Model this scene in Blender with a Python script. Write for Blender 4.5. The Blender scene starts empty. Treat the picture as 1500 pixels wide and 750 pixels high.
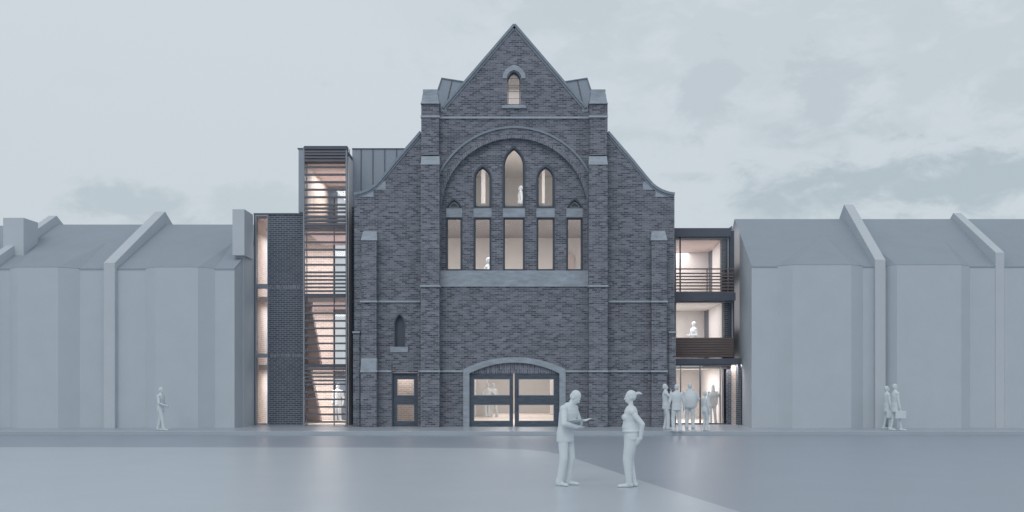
import bpy, bmesh, math, random
from mathutils import Vector, Matrix
random.seed(7)
R = math.radians
SC = bpy.context.scene
COL = SC.collection

# ------------------------------------------------------------------ camera
F = 1533.0            # focal length in pixels of the 1500 px wide photograph
EYE = 2.04            # eye height above the road
HZ = 556.0            # horizon row
cam = bpy.data.cameras.new('camera'); camo = bpy.data.objects.new('camera', cam); COL.objects.link(camo)
camo.location = (0, 0, EYE); camo.rotation_euler = (R(90), 0, 0)
cam.sensor_width = 36; cam.lens = 36 * F / 1500; cam.shift_y = (HZ - 375) / 1500
cam.clip_start = 0.1; cam.clip_end = 6000
SC.camera = camo

# ------------------------------------------------------------------ light
SUNV = Vector((-0.25, -0.85, 0.75)).normalized()
world = bpy.data.worlds.new('World'); SC.world = world; world.use_nodes = True
sun = bpy.data.lights.new('sun', 'SUN'); sun.energy = 0.55; sun.angle = R(25); sun.color = (1, .97, .93)
suno = bpy.data.objects.new('sun', sun); COL.objects.link(suno)
suno.rotation_euler = SUNV.to_track_quat('Z', 'Y').to_euler(); suno.location = (-20, -20, 40)
SC.view_settings.view_transform = 'Standard'; SC.view_settings.look = 'None'
SC.view_settings.exposure = 0; SC.view_settings.gamma = 1; SC.view_settings.use_curve_mapping = False
SC.render.engine = 'CYCLES'
SC.cycles.use_denoising = True
SC.cycles.max_bounces = 8; SC.cycles.diffuse_bounces = 4; SC.cycles.transparent_max_bounces = 16
SC.cycles.sample_clamp_indirect = 6

def lin(c):
    return tuple(((v / 255) / 12.92 if v / 255 <= .04045 else ((v / 255 + .055) / 1.055) ** 2.4) for v in c)

def sky():
    nt = world.node_tree; nt.nodes.clear(); N = nt.nodes.new; L = nt.links.new
    out = N('ShaderNodeOutputWorld'); bg = N('ShaderNodeBackground'); L(bg.outputs[0], out.inputs[0])
    ST = 0.1
    bg.inputs[1].default_value = ST
    ns = N('ShaderNodeTexSky'); ns.sky_type = 'NISHITA'; ns.sun_disc = False
    ns.sun_elevation = math.asin(SUNV.z); ns.sun_rotation = math.atan2(SUNV.x, SUNV.y)
    tc = N('ShaderNodeTexCoord')
    def m(op, a, b=None, c=None):
        n = N('ShaderNodeMath'); n.operation = op
        for i, v in enumerate((a, b, c)):
            if v is None: continue
            if isinstance(v, (int, float)): n.inputs[i].default_value = v
            else: L(v, n.inputs[i])
        return n.outputs[0]
    def mixc(f, a, b):
        n = N('ShaderNodeMix'); n.data_type = 'RGBA'
        if isinstance(f, (int, float)): n.inputs[0].default_value = f
        else: L(f, n.inputs[0])
        for i, v in ((6, a), (7, b)):
            if isinstance(v, tuple): n.inputs[i].default_value = (*v, 1)
            else: L(v, n.inputs[i])
        return n.outputs[2]
    V = tc.outputs['Generated']
    sep = N('ShaderNodeSeparateXYZ'); L(V, sep.inputs[0])
    def cl(c): return tuple(v / ST for v in lin(c))
    # overcast gradient: pale above, a little greyer towards the horizon
    gr = N('ShaderNodeMapRange'); gr.interpolation_type = 'SMOOTHSTEP'; L(sep.outputs[2], gr.inputs[0]); gr.inputs[1].default_value = .1; gr.inputs[2].default_value = .34
    base = mixc(gr.outputs[0], cl((205, 213, 219)), cl((211, 219, 225)))
    # cloud banks: elliptical regions of the sky dome broken up by noise
    mp = N('ShaderNodeMapping'); mp.inputs['Scale'].default_value = (1, 1, 1.9); L(V, mp.inputs[0])
    n1 = N('ShaderNodeTexNoise'); n1.inputs['Scale'].default_value = 19; n1.inputs['Detail'].default_value = 9; n1.inputs['Roughness'].default_value = .6; n1.inputs['Distortion'].default_value = .3
    L(mp.outputs[0], n1.inputs['Vector'])
    tot = None
    banks = [(1370, 272, .17, .03, .9), (1190, 290, .10, .03, .55), (1030, 142, .035, .04, .5), (1215, 130, .05, .05, .5), (1130, 60, .22, .08, .28), (1440, 60, .12, .07, .3),
             (215, 300, .055, .025, .6), (360, 305, .05, .018, .35), (1010, 262, .03, .008, .5), (820, 12, .06, .03, .35), (1480, 130, .05, .03, .4)]
    for px, py, sx, sz, w in banks:
        d = Vector(((px - 750) / F, 1, (HZ - py) / F)).normalized()
        a = m('DIVIDE', m('SUBTRACT', sep.outputs[0], d.x), sx); b = m('DIVIDE', m('SUBTRACT', sep.outputs[2], d.z), sz)
        r = m('SQRT', m('ADD', m('MULTIPLY', a, a), m('MULTIPLY', b, b)))
        r = m('ADD', r, m('MULTIPLY', m('SUBTRACT', n1.outputs[0], .5), 4.2))
        k = N('ShaderNodeMapRange'); k.interpolation_type = 'SMOOTHSTEP'; L(r, k.inputs[0]); k.inputs[1].default_value = 1.3; k.inputs[2].default_value = .3
        k.inputs[3].default_value = 0; k.inputs[4].default_value = w
        fr = m('GREATER_THAN', sep.outputs[1], 0)
        kk = m('MULTIPLY', k.outputs[0], fr)
        tot = kk if tot is None else m('MAXIMUM', tot, kk)
    n2 = N('ShaderNodeTexNoise'); n2.inputs['Scale'].default_value = 5; n2.inputs['Detail'].default_value = 6; L(mp.outputs[0], n2.inputs['Vector'])
    k2 = N('ShaderNodeMapRange'); k2.interpolation_type = 'SMOOTHSTEP'; L(n2.outputs[0], k2.inputs[0]); k2.inputs[1].default_value = .5; k2.inputs[2].default_value = .75; k2.inputs[4].default_value = .16
    c1 = mixc(k2.outputs[0], base, cl((188, 198, 205)))
    c2 = mixc(tot, c1, cl((177, 190, 196)))
    fin = mixc(.93, ns.outputs[0], c2)
    L(fin, bg.inputs[0])
sky()

# ------------------------------------------------------------------ materials
def new_mat(name):
    m = bpy.data.materials.new(name); m.use_nodes = True
    nt = m.node_tree; return m, nt, nt.nodes['Principled BSDF']

def plain(name, rgb, rough=.8, var=.08, scale=3.0, bump=.0, bscale=40, stretch=(1, 1, 1), metal=0, spec=.3):
    m, nt, b = new_mat(name); N = nt.nodes.new; L = nt.links.new
    c = lin(rgb) if max(rgb) > 1.5 else rgb
    tc = N('ShaderNodeTexCoord'); mp = N('ShaderNodeMapping'); mp.inputs['Scale'].default_value = stretch
    L(tc.outputs['Object'], mp.inputs[0])
    n = N('ShaderNodeTexNoise'); n.inputs['Scale'].default_value = scale; n.inputs['Detail'].default_value = 6; n.inputs['Roughness'].default_value = .65
    L(mp.outputs[0], n.inputs['Vector'])
    r = N('ShaderNodeMapRange'); L(n.outputs[0], r.inputs[0]); r.inputs[1].default_value = .3; r.inputs[2].default_value = .7
    mx = N('ShaderNodeMix'); mx.data_type = 'RGBA'; L(r.outputs[0], mx.inputs[0])
    mx.inputs[6].default_value = (*[v * (1 - var) for v in c], 1); mx.inputs[7].default_value = (*[min(1, v * (1 + var)) for v in c], 1)
    L(mx.outputs[2], b.inputs['Base Color'])
    b.inputs['Roughness'].default_value = rough; b.inputs['Metallic'].default_value = metal; b.inputs['Specular IOR Level'].default_value = spec
    if bump:
        n2 = N('ShaderNodeTexNoise'); n2.inputs['Scale'].default_value = bscale; n2.inputs['Detail'].default_value = 5; L(mp.outputs[0], n2.inputs['Vector'])
        bp = N('ShaderNodeBump'); bp.inputs['Strength'].default_value = bump; bp.inputs['Distance'].default_value = .02
        L(n2.outputs[0], bp.inputs['Height']); L(bp.outputs[0], b.inputs['Normal'])
    return m

def brick(name, c1, c2, mortar, w=.225, h=.075, ms=.01, patch=.35, soldier=False, rough=.9, smooth=.3, bias=0, bump=.5):
    m, nt, b = new_mat(name); N = nt.nodes.new; L = nt.links.new
    tc = N('ShaderNodeTexCoord'); s = N('ShaderNodeSeparateXYZ'); L(tc.outputs['Object'], s.inputs[0])
    a = N('ShaderNodeMath'); a.operation = 'ADD'; L(s.outputs[0], a.inputs[0]); L(s.outputs[1], a.inputs[1])
    cb = N('ShaderNodeCombineXYZ')
    if soldier: L(s.outputs[2], cb.inputs[0]); L(a.outputs[0], cb.inputs[1])
    else: L(a.outputs[0], cb.inputs[0]); L(s.outputs[2], cb.inputs[1])
    bt = N('ShaderNodeTexBrick'); L(cb.outputs[0], bt.inputs['Vector'])
    bt.inputs['Scale'].default_value = 1; bt.inputs['Brick Width'].default_value = w; bt.inputs['Row Height'].default_value = h
    bt.inputs['Mortar Size'].default_value = ms; bt.inputs['Mortar Smooth'].default_value = smooth; bt.inputs['Bias'].default_value = bias
    bt.inputs['Color1'].default_value = (*lin(c1), 1); bt.inputs['Color2'].default_value = (*lin(c2), 1); bt.inputs['Mortar'].default_value = (*lin(mortar), 1)
    # weathering: horizontal streaks and broad patches
    mp = N('ShaderNodeMapping'); mp.inputs['Scale'].default_value = (2.2, 9, 1); L(cb.outputs[0], mp.inputs[0])
    n = N('ShaderNodeTexNoise'); n.inputs['Scale'].default_value = 1.6; n.inputs['Detail'].default_value = 8; n.inputs['Roughness'].default_value = .75; L(mp.outputs[0], n.inputs['Vector'])
    n3 = N('ShaderNodeTexNoise'); n3.inputs['Scale'].default_value = .5; n3.inputs['Detail'].default_value = 5; L(cb.outputs[0], n3.inputs['Vector'])
    r = N('ShaderNodeMapRange'); L(n.outputs[0], r.inputs[0]); r.inputs[1].default_value = .3; r.inputs[2].default_value = .72; r.inputs[3].default_value = 1 - patch; r.inputs[4].default_value = 1 + patch
    r3 = N('ShaderNodeMapRange'); L(n3.outputs[0], r3.inputs[0]); r3.inputs[1].default_value = .3; r3.inputs[2].default_value = .7; r3.inputs[3].default_value = 1 - patch * .3; r3.inputs[4].default_value = 1 + patch * .3
    mu = N('ShaderNodeMath'); mu.operation = 'MULTIPLY'; L(r.outputs[0], mu.inputs[0]); L(r3.outputs[0], mu.inputs[1])
    vm = N('ShaderNodeVectorMath'); vm.operation = 'SCALE'; L(bt.outputs['Color'], vm.inputs[0]); L(mu.outputs[0], vm.inputs['Scale'])
    mq = N('ShaderNodeMapping'); mq.inputs['Scale'].default_value = (3.2, 11, 1); L(cb.outputs[0], mq.inputs[0])
    nq = N('ShaderNodeTexNoise'); nq.inputs['Scale'].default_value = 1.3; nq.inputs['Detail'].default_value = 3; L(mq.outputs[0], nq.inputs['Vector'])
    rq = N('ShaderNodeMapRange'); L(nq.outputs[0], rq.inputs[0]); rq.inputs[1].default_value = .64; rq.inputs[2].default_value = .74; rq.inputs[4].default_value = patch
    mx = N('ShaderNodeMix'); mx.data_type = 'RGBA'; L(rq.outputs[0], mx.inputs[0]); L(vm.outputs[0], mx.inputs[6]); mx.inputs[7].default_value = (*lin(tuple(v * 1.12 for v in mortar)), 1)
    L(mx.outputs[2], b.inputs['Base Color'])
    b.inputs['Roughness'].default_value = rough; b.inputs['Specular IOR Level'].default_value = .2
    bp = N('ShaderNodeBump'); bp.inputs['Strength'].default_value = bump; bp.inputs['Distance'].default_value = .01; bp.invert = True
    ad = N('ShaderNodeMath'); ad.operation = 'ADD'; L(bt.outputs['Fac'], ad.inputs[0]); L(n.outputs[0], ad.inputs[1])
    L(ad.outputs[0], bp.inputs['Height']); L(bp.outputs[0], b.inputs['Normal'])
    return m

def glass_mat(name='glass', tint=(.985, .988, .99)):
    m = bpy.data.materials.new(name); m.use_nodes = True; nt = m.node_tree; nt.nodes.clear(); N = nt.nodes.new; L = nt.links.new
    o = N('ShaderNodeOutputMaterial'); mx = N('ShaderNodeMixShader'); t = N('ShaderNodeBsdfTransparent'); g = N('ShaderNodeBsdfGlossy'); fr = N('ShaderNodeFresnel')
    fr.inputs[0].default_value = 1.5; g.inputs['Roughness'].default_value = .03; t.inputs[0].default_value = (*tint, 1)
    L(fr.outputs[0], mx.inputs[0]); L(t.outputs[0], mx.inputs[1]); L(g.outputs[0], mx.inputs[2]); L(mx.outputs[0], o.inputs[0])
    return m

M = {}
M['brick'] = brick('weathered_brick', (134, 137, 147), (83, 86, 96), (146, 151, 160), patch=.26, ms=.009)
M['soldier'] = brick('soldier_brick', (134, 137, 147), (96, 99, 110), (152, 157, 166), soldier=True, patch=.35)
M['newbrick'] = brick('dark_new_brick', (96, 103, 113), (82, 89, 100), (150, 157, 167), w=.225, h=.084, ms=.009, patch=.15)
M['warmbrick'] = brick('pale_interior_brick', (208, 195, 186), (194, 180, 171), (232, 225, 219), w=.225, h=.084, ms=.01, patch=.1, bump=.3)
M['stone'] = plain('grey_stone', (158, 167, 177), .85, .2, 2.2, .5, 14, stretch=(1, 1, 3))
M['string'] = plain('string_stone', (168, 176, 186), .8, .12, 6, .2, 30)
M['coping'] = plain('coping_stone', (138, 148, 159), .8, .12, 6, .2, 30)
M['render'] = plain('pale_clay_wall', (188, 196, 203), .85, .025, 1.2, .05, 12)
M['slate'] = plain('smooth_grey_roof', (152, 162, 172), .9, .03, 1.0, .05, 14)
M['party'] = plain('pale_clay_party_wall', (192, 199, 206), .85, .025, 1.2, .05, 12)
M['figure'] = plain('white_clay_figure', (212, 219, 223), .7, .03, 4, .25, 9)
M['zinc'] = plain('zinc_cladding', (160, 169, 181), .7, .04, 2, 0, stretch=(1, 1, .2))
M['darkmetal'] = plain('dark_metal', (92, 98, 110), .55, .05, 3)
M['frame'] = plain('grey_metal_frame', (150, 156, 166), .5, .04, 3)
M['louvre'] = plain('bronze_louvre', (112, 112, 120), .55, .08, 4)
M['timber'] = plain('brown_grey_timber', (122, 110, 108), .7, .15, 5, .2, 30, stretch=(.3, 1, 6))
M['darkwood'] = plain('dark_stained_wood', (86, 96, 108), .6, .38, 6, .25, 20, stretch=(.5, 1, 6))
M['winframe'] = plain('dark_window_frame', (84, 92, 104), .6, .06, 3)
M['cream'] = plain('cream_plaster', (220, 217, 215), .9, .02, 1)
M['whiteplaster'] = plain('white_plaster', (226, 224, 222), .9, .02, 1)
M['greyplaster'] = plain('grey_ceiling_plaster', (150, 148, 150), .9, .03, 1)
M['pinkply'] = plain('pinkish_board_ceiling', (204, 190, 188), .8, .05, 2)
M['screed'] = plain('pale_interior_floor', (226, 216, 206), .55, .03, 2)
M['stair'] = plain('dark_stair', (152, 138, 134), .7, .06, 3)
M['asphalt'] = plain('smooth_blue_grey_road', (154, 163, 175), .36, .03, .6, .06, 60, spec=.5)
M['pave'] = plain('pale_pavement', (170, 178, 188), .35, .03, .8, .06, 60, spec=.5)
M['fore'] = plain('pale_forecourt', (185, 193, 201), .35, .03, .5, .05, 50, spec=.45)
M['earth'] = plain('ground_far', (150, 158, 168), .95, .05, .05)
M['glass'] = glass_mat()

# ------------------------------------------------------------------ helpers
def X(px, Y): return (px - 750) * Y / F
def Z(py, Y): return EYE + (HZ - py) * Y / F

def finish(me, name, mat, parent=None):
    o = bpy.data.objects.new(name, me); COL.objects.link(o)
    if mat is not None: me.materials.append(mat)
    if parent is not None:
        o.parent = parent
        r = parent; off = Vector((0, 0, 0))
        while r: off += r.location; r = r.parent
        o.location = -off
    return o

def thing(name, loc, label, cat, group=None):
    o = bpy.data.objects.new(name, None); COL.objects.link(o); o.location = loc; o.empty_display_size = .3
    o['label'] = label; o['category'] = cat
    if group: o['group'] = group
    return o

class MB:
    def __init__(s): s.v = []; s.f = []
    def poly(s, vs, fs):
        b = len(s.v); s.v += [tuple(v) for v in vs]; s.f += [tuple(i + b for i in f) for f in fs]; return s
    def box(s, x0, x1, y0, y1, z0, z1):
        if x0 > x1: x0, x1 = x1, x0
        if y0 > y1: y0, y1 = y1, y0
        if z0 > z1: z0, z1 = z1, z0
        return s.poly([(x0, y0, z0), (x1, y0, z0), (x1, y1, z0), (x0, y1, z0), (x0, y0, z1), (x1, y0, z1), (x1, y1, z1), (x0, y1, z1)],
                      [(3, 2, 1, 0), (4, 5, 6, 7), (0, 1, 5, 4), (1, 2, 6, 5), (2, 3, 7, 6), (3, 0, 4, 7)])
    def loft(s, A, B):
        """closed solid between two equal polygons A and B"""
        n = len(A)
        fs = [tuple(range(n))[::-1], tuple(range(n, 2 * n))] + [(i, (i + 1) % n, n + (i + 1) % n, n + i) for i in range(n)]
        return s.poly(list(A) + list(B), fs)
    def prism_z(s, pts, z0, z1):
        return s.loft([(x, y, z0) for x, y in pts], [(x, y, z1) for x, y in pts])
    def prism_y(s, pts, y0, y1):
        return s.loft([(x, y0, z) for x, z in pts], [(x, y1, z) for x, z in pts])
    def ribbon(s, path_a, path_b, y0, y1):
        """solid strip between two equal polylines in the XZ plane"""
        for i in range(len(path_a) - 1):
            q = [path_a[i], path_a[i + 1], path_b[i + 1], path_b[i]]
            s.prism_y(q, y0, y1)
        return s
    def build(s, name, mat, parent=None, bevel=0):
        me = bpy.data.meshes.new(name); me.from_pydata(s.v, [], s.f); me.update()
        bm = bmesh.new(); bm.from_mesh(me); bmesh.ops.recalc_face_normals(bm, faces=bm.faces)
        if bevel: bmesh.ops.bevel(bm, geom=bm.edges[:], offset=bevel, segments=1, affect='EDGES')
        bm.to_mesh(me); bm.free()
        return finish(me, name, mat, parent)

def plate_data(outer, holes, y0, y1):
    cu = bpy.data.curves.new('tmp', 'CURVE'); cu.dimensions = '2D'; cu.fill_mode = 'BOTH'; cu.extrude = abs(y1 - y0) / 2
    for lp in [outer] + list(holes):
        sp = cu.splines.new('POLY'); sp.points.add(len(lp) - 1); sp.use_cyclic_u = True
        for i, (x, z) in enumerate(lp): sp.points[i].co = (x, z, 0, 1)
    o = bpy.data.objects.new('tmp', cu); COL.objects.link(o)
    dg = bpy.context.evaluated_depsgraph_get(); me = bpy.data.meshes.new_from_object(o.evaluated_get(dg))
    bpy.data.objects.remove(o); bpy.data.curves.remove(cu)
    me.transform(Matrix(((1, 0, 0, 0), (0, 0, -1, (y0 + y1) / 2), (0, 1, 0, 0), (0, 0, 0, 1))))
    return me
def plate(name, outer, holes, y0, y1, mat, parent=None):
    me = plate_data(outer, holes, y0, y1); me.name = name; me.materials.clear()
    return finish(me, name, mat, parent)
def plates(name, specs, mat, parent=None):
    bm = bmesh.new()
    for sp in specs:
        me = plate_data(*sp); bm.from_mesh(me); bpy.data.meshes.remove(me)
    me = bpy.data.meshes.new(name); bm.to_mesh(me); bm.free(); me.materials.clear()
    return finish(me, name, mat, parent)

def PX(pts, Y): return [(X(a, Y), Z(b, Y)) for a, b in pts]
def peak(x0, x1, yb, yt, Y, b=1.0):
    m = (x0 + x1) / 2; L_ = []
    for i in range(7):
        t = i / 6; L_.append((x0 + (m - x0) * t - b * math.sin(math.pi * t) * .7, yb + (yt - yb) * t - b * math.sin(math.pi * t) * .7))
    Rt = [(x0 + x1 - a, c) for a, c in L_[:-1]][::-1]
    return PX(L_ + Rt, Y)
def rect(a, b, c, d, Y): return PX([(a, d), (b, d), (b, c), (a, c)], Y)
def lancet(x0, x1, ysill, yspring, ytop, Y, n=9, inset=0):
    x0 += inset; x1 -= inset; ysill -= inset; ytop += inset * 1.5
    w = (x1 - x0) / 2; h = yspring - ytop; Rr = (w * w + h * h) / (2 * w); mid = (x0 + x1) / 2
    a1 = math.asin(min(1, h / Rr))
    L_ = [(x0 + Rr - Rr * math.cos(a1 * i / n), yspring - Rr * math.sin(a1 * i / n)) for i in range(n + 1)]
    L_[-1] = (mid, ytop)
    Rt = [(x0 + x1 - a, b) for a, b in L_[:-1]][::-1]
    return PX([(x0, ysill)] + L_ + Rt + [(x1, ysill)], Y)
def arc(cx, cy, r, a0, a1, n, Y, sy=1.0):
    return PX([(cx + r * math.cos(a0 + (a1 - a0) * i / n), cy - sy * r * math.sin(a0 + (a1 - a0) * i / n)) for i in range(n + 1)], Y)
def lamp(name, loc, sx, sy, power, col=(1, .86, .72), rot=(0, 0, 0)):
    l = bpy.data.lights.new(name, 'AREA'); l.shape = 'RECTANGLE'; l.size = sx; l.size_y = sy; l.energy = power; l.color = col
    o = bpy.data.objects.new(name, l); COL.objects.link(o); o.location = loc; o.rotation_euler = rot
    return o
def structure(o): o['kind'] = 'structure'; return o

PZ = 0.15   # pavement level
# ------------------------------------------------------------------ ground
structure(MB().poly([(-3000, -1500, -.02), (3000, -1500, -.02), (3000, 4500, -.02), (-3000, 4500, -.02)], [(0, 1, 2, 3)]).build('ground', M['earth']))
structure(MB().poly([(-90, -30, 0), (90, -30, 0), (90, 38.2, 0), (-90, 38.2, 0)], [(0, 1, 2, 3)]).build('road', M['asphalt']))
structure(MB().box(-90, 90, 38.25, 60, -.01, PZ).build('pavement', M['pave']))
structure(MB().box(-90, 90, 38.1, 38.246, -.01, PZ + .003).build('kerb', M['pave'], bevel=.012))
def gp(px, py): y = EYE * F / (py - HZ); return (X(px, y), y)
edge = [(-90, 31.4), (-14, 31.35), (-4, 31.2)]
ctrl = [(-1.2, 30.95), (.3, 30.4), (1.0, 29.4), (1.45, 27.8), (1.75, 26.0)]
edge += ctrl + [gp(960, 712), gp(1080, 750), (4.9, 8), (7.5, -12), (7.5, -30), (-90, -30)]
structure(MB().prism_z(edge, -.005, .014).build('forecourt', M['fore']))

# ------------------------------------------------------------------ church
church = thing('church', (0.1, 42, PZ), 'old grey brick church with steep pointed gable, lancet windows and arched glazed doorway', 'church')
YF, YR, YB = 42.0, 42.22, 42.5
def mir(pts): return [(1507 - a, b) for a, b in pts]
curveL = [(519, 285), (528, 283.5), (538, 280), (545, 276), (551, 271.5), (557, 265), (562, 259), (571, 248), (580, 236.8), (598, 216), (617, 194)]
outer = [(519, 640), ] + curveL + [(617, 150), (645, 150), (645, 160), (652, 156), (753.5, 37)]
outer_full = outer + mir(outer[:-1])[::-1]
outer_m = PX(outer_full, YF)
zb = PZ - .1
outer_m = [(x, max(z, zb)) for x, z in outer_m]
arch_r = [(646.5, 397)] + [(753.5 - 107 * math.cos(math.pi * i / 40), 309.5 - 107 * math.sin(math.pi * i / 40)) for i in range(41)] + [(860.5, 397)]
arch_hole = PX(arch_r, YF)
def seg_arch(xl, xr, ysp, ytop, ybot, Y, n=20):
    w = (xr - xl) / 2; h = ysp - ytop; r = (w * w + h * h) / (2 * h); cx = (xl + xr) / 2; cy = ytop + r; a = math.asin(w / r)
    top = [(cx - r * math.sin(a - 2 * a * i / n), cy - r * math.cos(a - 2 * a * i / n)) for i in range(n + 1)]
    return PX([(xl, ybot)] + top + [(xr, ybot)], Y)
door_hole = seg_arch(683, 824, 544, 527, 625.3, YF)
small_door = rect(574, 612.7, 545.7, 624.5, YF)
niche = lancet(578.5, 592, 508, 475, 461, YF)
attic = lancet(743, 762.5, 153, 119, 104.5, YF)
wins_low = [(654.4, 676), (695, 718.6), (738, 767.6), (787, 811.4), (830.6, 852.5)]
wins_up = [(695.5, 718.5, 262, 244.5), (738, 767.5, 243, 217), (787.5, 811, 262, 244.5)]
def low(a, b, Y, e=0): return rect(a + e, b - e, 319.5 + e, 395.5 - e, Y)
tri = [(654.6, 675.6), (831.5, 852.3)]
front_holes = [arch_hole, door_hole, small_door, niche, attic]
back_holes = [low(a, b, YR) for a, b in wins_low] + [lancet(a, b, 304, s, t, YR) for a, b, s, t in wins_up] + \
             [peak(a + .5, b - .5, 304.2, 293, YR) for a, b in tri] + \
             [[(x, z) for x, z in door_hole], small_door, attic]
back_outer = [(x, z) for x, z in outer_m]
plates('wall', [(outer_m, front_holes, YF, YR), (back_outer, back_holes, YR + .001, YB)], M['brick'], church)
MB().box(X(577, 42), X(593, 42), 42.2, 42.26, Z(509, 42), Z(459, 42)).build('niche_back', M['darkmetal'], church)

# pilasters (tall, flanking the central bay) and low outer buttresses
def pilaster(c):
    s = 1 if c < 753 else -1
    def q(dx0, dx1, y0, y1, Ya, m, name, Yt=None, dxt=None, par=None):
        """block; optional sloping top: front edge sets back from Ya (bottom) to Yt (top)"""
        Yt = Ya if Yt is None else Yt
        a, b = X(c + dx0, Ya), X(c + dx1, Ya)
        ta, tb = (a, b) if dxt is None else (X(c + dxt[0], Ya), X(c + dxt[1], Ya))
        z0, z1 = Z(y1, Ya), Z(y0, Ya)
        return MB().loft([(a, Ya, z0), (b, Ya, z0), (b, YF + .05, z0), (a, YF + .05, z0)], [(ta, Yt, z1), (tb, Yt, z1), (tb, YF + .05, z1), (ta, YF + .05, z1)]).build(name, m, par or church)
    sh = MB()
    for dx0, dx1, y0, y1, Ya in ((-13, 13, 152.2, 227, 41.72), (-13.7, 13.7, 241, 626, 41.5)):
        a, b = X(c + dx0, Ya), X(c + dx1, Ya); sh.box(a, b, Ya, YF + .04, max(PZ - .05, Z(y1, Ya)), Z(y0, Ya))
    p = sh.build('pilaster', M['brick'], church)
    q(-13.9, 13.9, 227, 241, 41.47, M['stone'], 'weathering', 41.69, (-13.1, 13.1), p)
    q(-14, 14, 169, 171.8, 41.66, M['string'], 'string_course', par=p)
    q(-14.6, 14.6, 417.5, 420, 41.43, M['string'], 'string_course', par=p)
    q(-14.6, 14.6, 542.5, 545, 41.43, M['string'], 'string_course', par=p)
    # cap with a concave flare under a square block
    cap = MB(); prof = [(152.2, 13.9), (149, 12.8), (145, 12.0), (140, 11.4), (138, 11.2)]
    for (ya, wa), (yb, wb) in zip(prof[:-1], prof[1:]):
        Ya = 41.72 - (wa - 11) * .03; Yb_ = 41.72 - (wb - 11) * .03
        cap.loft([(X(c - wa, 41.7), Ya, Z(ya, 41.7)), (X(c + wa, 41.7), Ya, Z(ya, 41.7)), (X(c + wa, 41.7), 42.6, Z(ya, 41.7)), (X(c - wa, 41.7), 42.6, Z(ya, 41.7))],
                 [(X(c - wb, 41.7), Yb_, Z(yb, 41.7)), (X(c + wb, 41.7), Yb_, Z(yb, 41.7)), (X(c + wb, 41.7), 42.6, Z(yb, 41.7)), (X(c - wb, 41.7), 42.6, Z(yb, 41.7))])
    cap.box(X(c - 10.6, 41.7), X(c + 10.6, 41.7), 41.74, 42.6, Z(138, 41.7), Z(130.5, 41.7))
    cap.build('pilaster_cap', M['stone'], p)
pilaster(630); pilaster(876.5)
def buttress(c, plinth):
    Ya = 41.66
    b = MB().box(X(c - 11, Ya), X(c + 11, Ya), Ya, YF + .03, PZ - .05, Z(352, Ya))
    if plinth: b.box(X(c - 12, Ya - .08), X(c + 11, Ya - .08), Ya - .08, YF + .02, PZ - .05, Z(543, Ya))
    p = b.build('buttress', M['brick'], church)
    MB().loft([(X(c - 12, Ya), Ya - .04, Z(352, Ya)), (X(c + 12, Ya), Ya - .04, Z(352, Ya)), (X(c + 12, Ya), YF + .03, Z(352, Ya)), (X(c - 12, Ya), YF + .03, Z(352, Ya))],
              [(X(c - 9.5, Ya), YF - .08, Z(337, Ya)), (X(c + 10, Ya), YF - .08, Z(337, Ya)), (X(c + 10, Ya), YF + .03, Z(337, Ya)), (X(c - 9.5, Ya), YF + .03, Z(337, Ya))]).build('buttress_cap', M['stone'], p)
    if plinth:
        MB().loft([(X(c - 12, Ya), Ya - .08, Z(543, Ya)), (X(c + 11.2, Ya), Ya - .08, Z(543, Ya)), (X(c + 11.2, Ya), YF, Z(543, Ya)), (X(c - 12, Ya), YF, Z(543, Ya))],
                  [(X(c - 11.4, Ya), Ya - .01, Z(525, Ya)), (X(c + 11.2, Ya), Ya - .01, Z(525, Ya)), (X(c + 11.2, Ya), YF, Z(525, Ya)), (X(c - 11.4, Ya), YF, Z(525, Ya))]).build('weathering', M['stone'], p)
    for y in (441, 543):
        MB().box(X(c - 12.6, Ya), X(c + 12.4, Ya), Ya - .1, YF + .02, Z(y + 2, Ya), Z(y - .4, Ya)).build('string_course', M['string'], p)
buttress(540.5, True); buttress(965.5, False)
# corner piers
for s in (0, 1):
    a, b = (517.6, 527) if s == 0 else (980, 989.6)
    p = MB().box(X(a, YF), X(b, YF), YF - .06, YF + .6, PZ - .05, Z(487, YF)).build('corner_pier', M['brick'], church)
    MB().box(X(a - .8, YF), X(b + .8, YF), YF - .1, YF + .62, Z(488, YF), Z(485.6, YF)).build('string_course', M['string'], p)
# strings on walls
for a, b, y in ((552, 616, 441), (891, 953.5, 441), (552, 573.5, 543), (613, 616, 543), (644, 678, 543), (829, 862.5, 543), (891, 953.5, 543), (643.5, 863, 172)):
    MB().box(X(a, YF), X(b, YF), YF - .07, YF + .02, Z(y + 2.1, YF), Z(y - .6, YF)).build('string_course', M['string'], church)
# copings
def offset(path, d):
    out = []
    for i, (x, z) in enumerate(path):
        a = Vector(path[max(0, i - 1)]); b = Vector(path[min(len(path) - 1, i + 1)]); t = (b - a).normalized(); n = Vector((-t.y, t.x))
        out.append((x + n.x * d, z + n.y * d))
    return out
for side in (0, 1):
    pa = PX(curveL if side == 0 else mir(curveL), YF)
    sg = 1 if side == 0 else -1
    MB().ribbon(offset(pa, -.03 * sg), offset(pa, .07 * sg), YF - .09, YB + .12).ribbon(offset(pa, -.1 * sg), offset(pa, -.031 * sg), YF - .035, YF + .03).build('coping', M['coping'], church)
    g = PX([(649, 158.5), (753.5, 37)] if side == 0 else [(858, 158.5), (753.5, 37)], YF)
    MB().ribbon(offset(g, -.03 * sg), offset(g, .06 * sg), YF - .1, YB + .12).ribbon(offset(g, -.11 * sg), offset(g, -.031 * sg), YF - .04, YF + .03).build('gable_coping', M['coping'], church)
def stone_block(name, a, b, c, d, Y=YF, proud=.012, mat='stone'):
    return MB().box(X(a, Y), X(b, Y), Y - proud, Y + .05, Z(d, Y), Z(c, Y)).build(name, M[mat], church)
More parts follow.
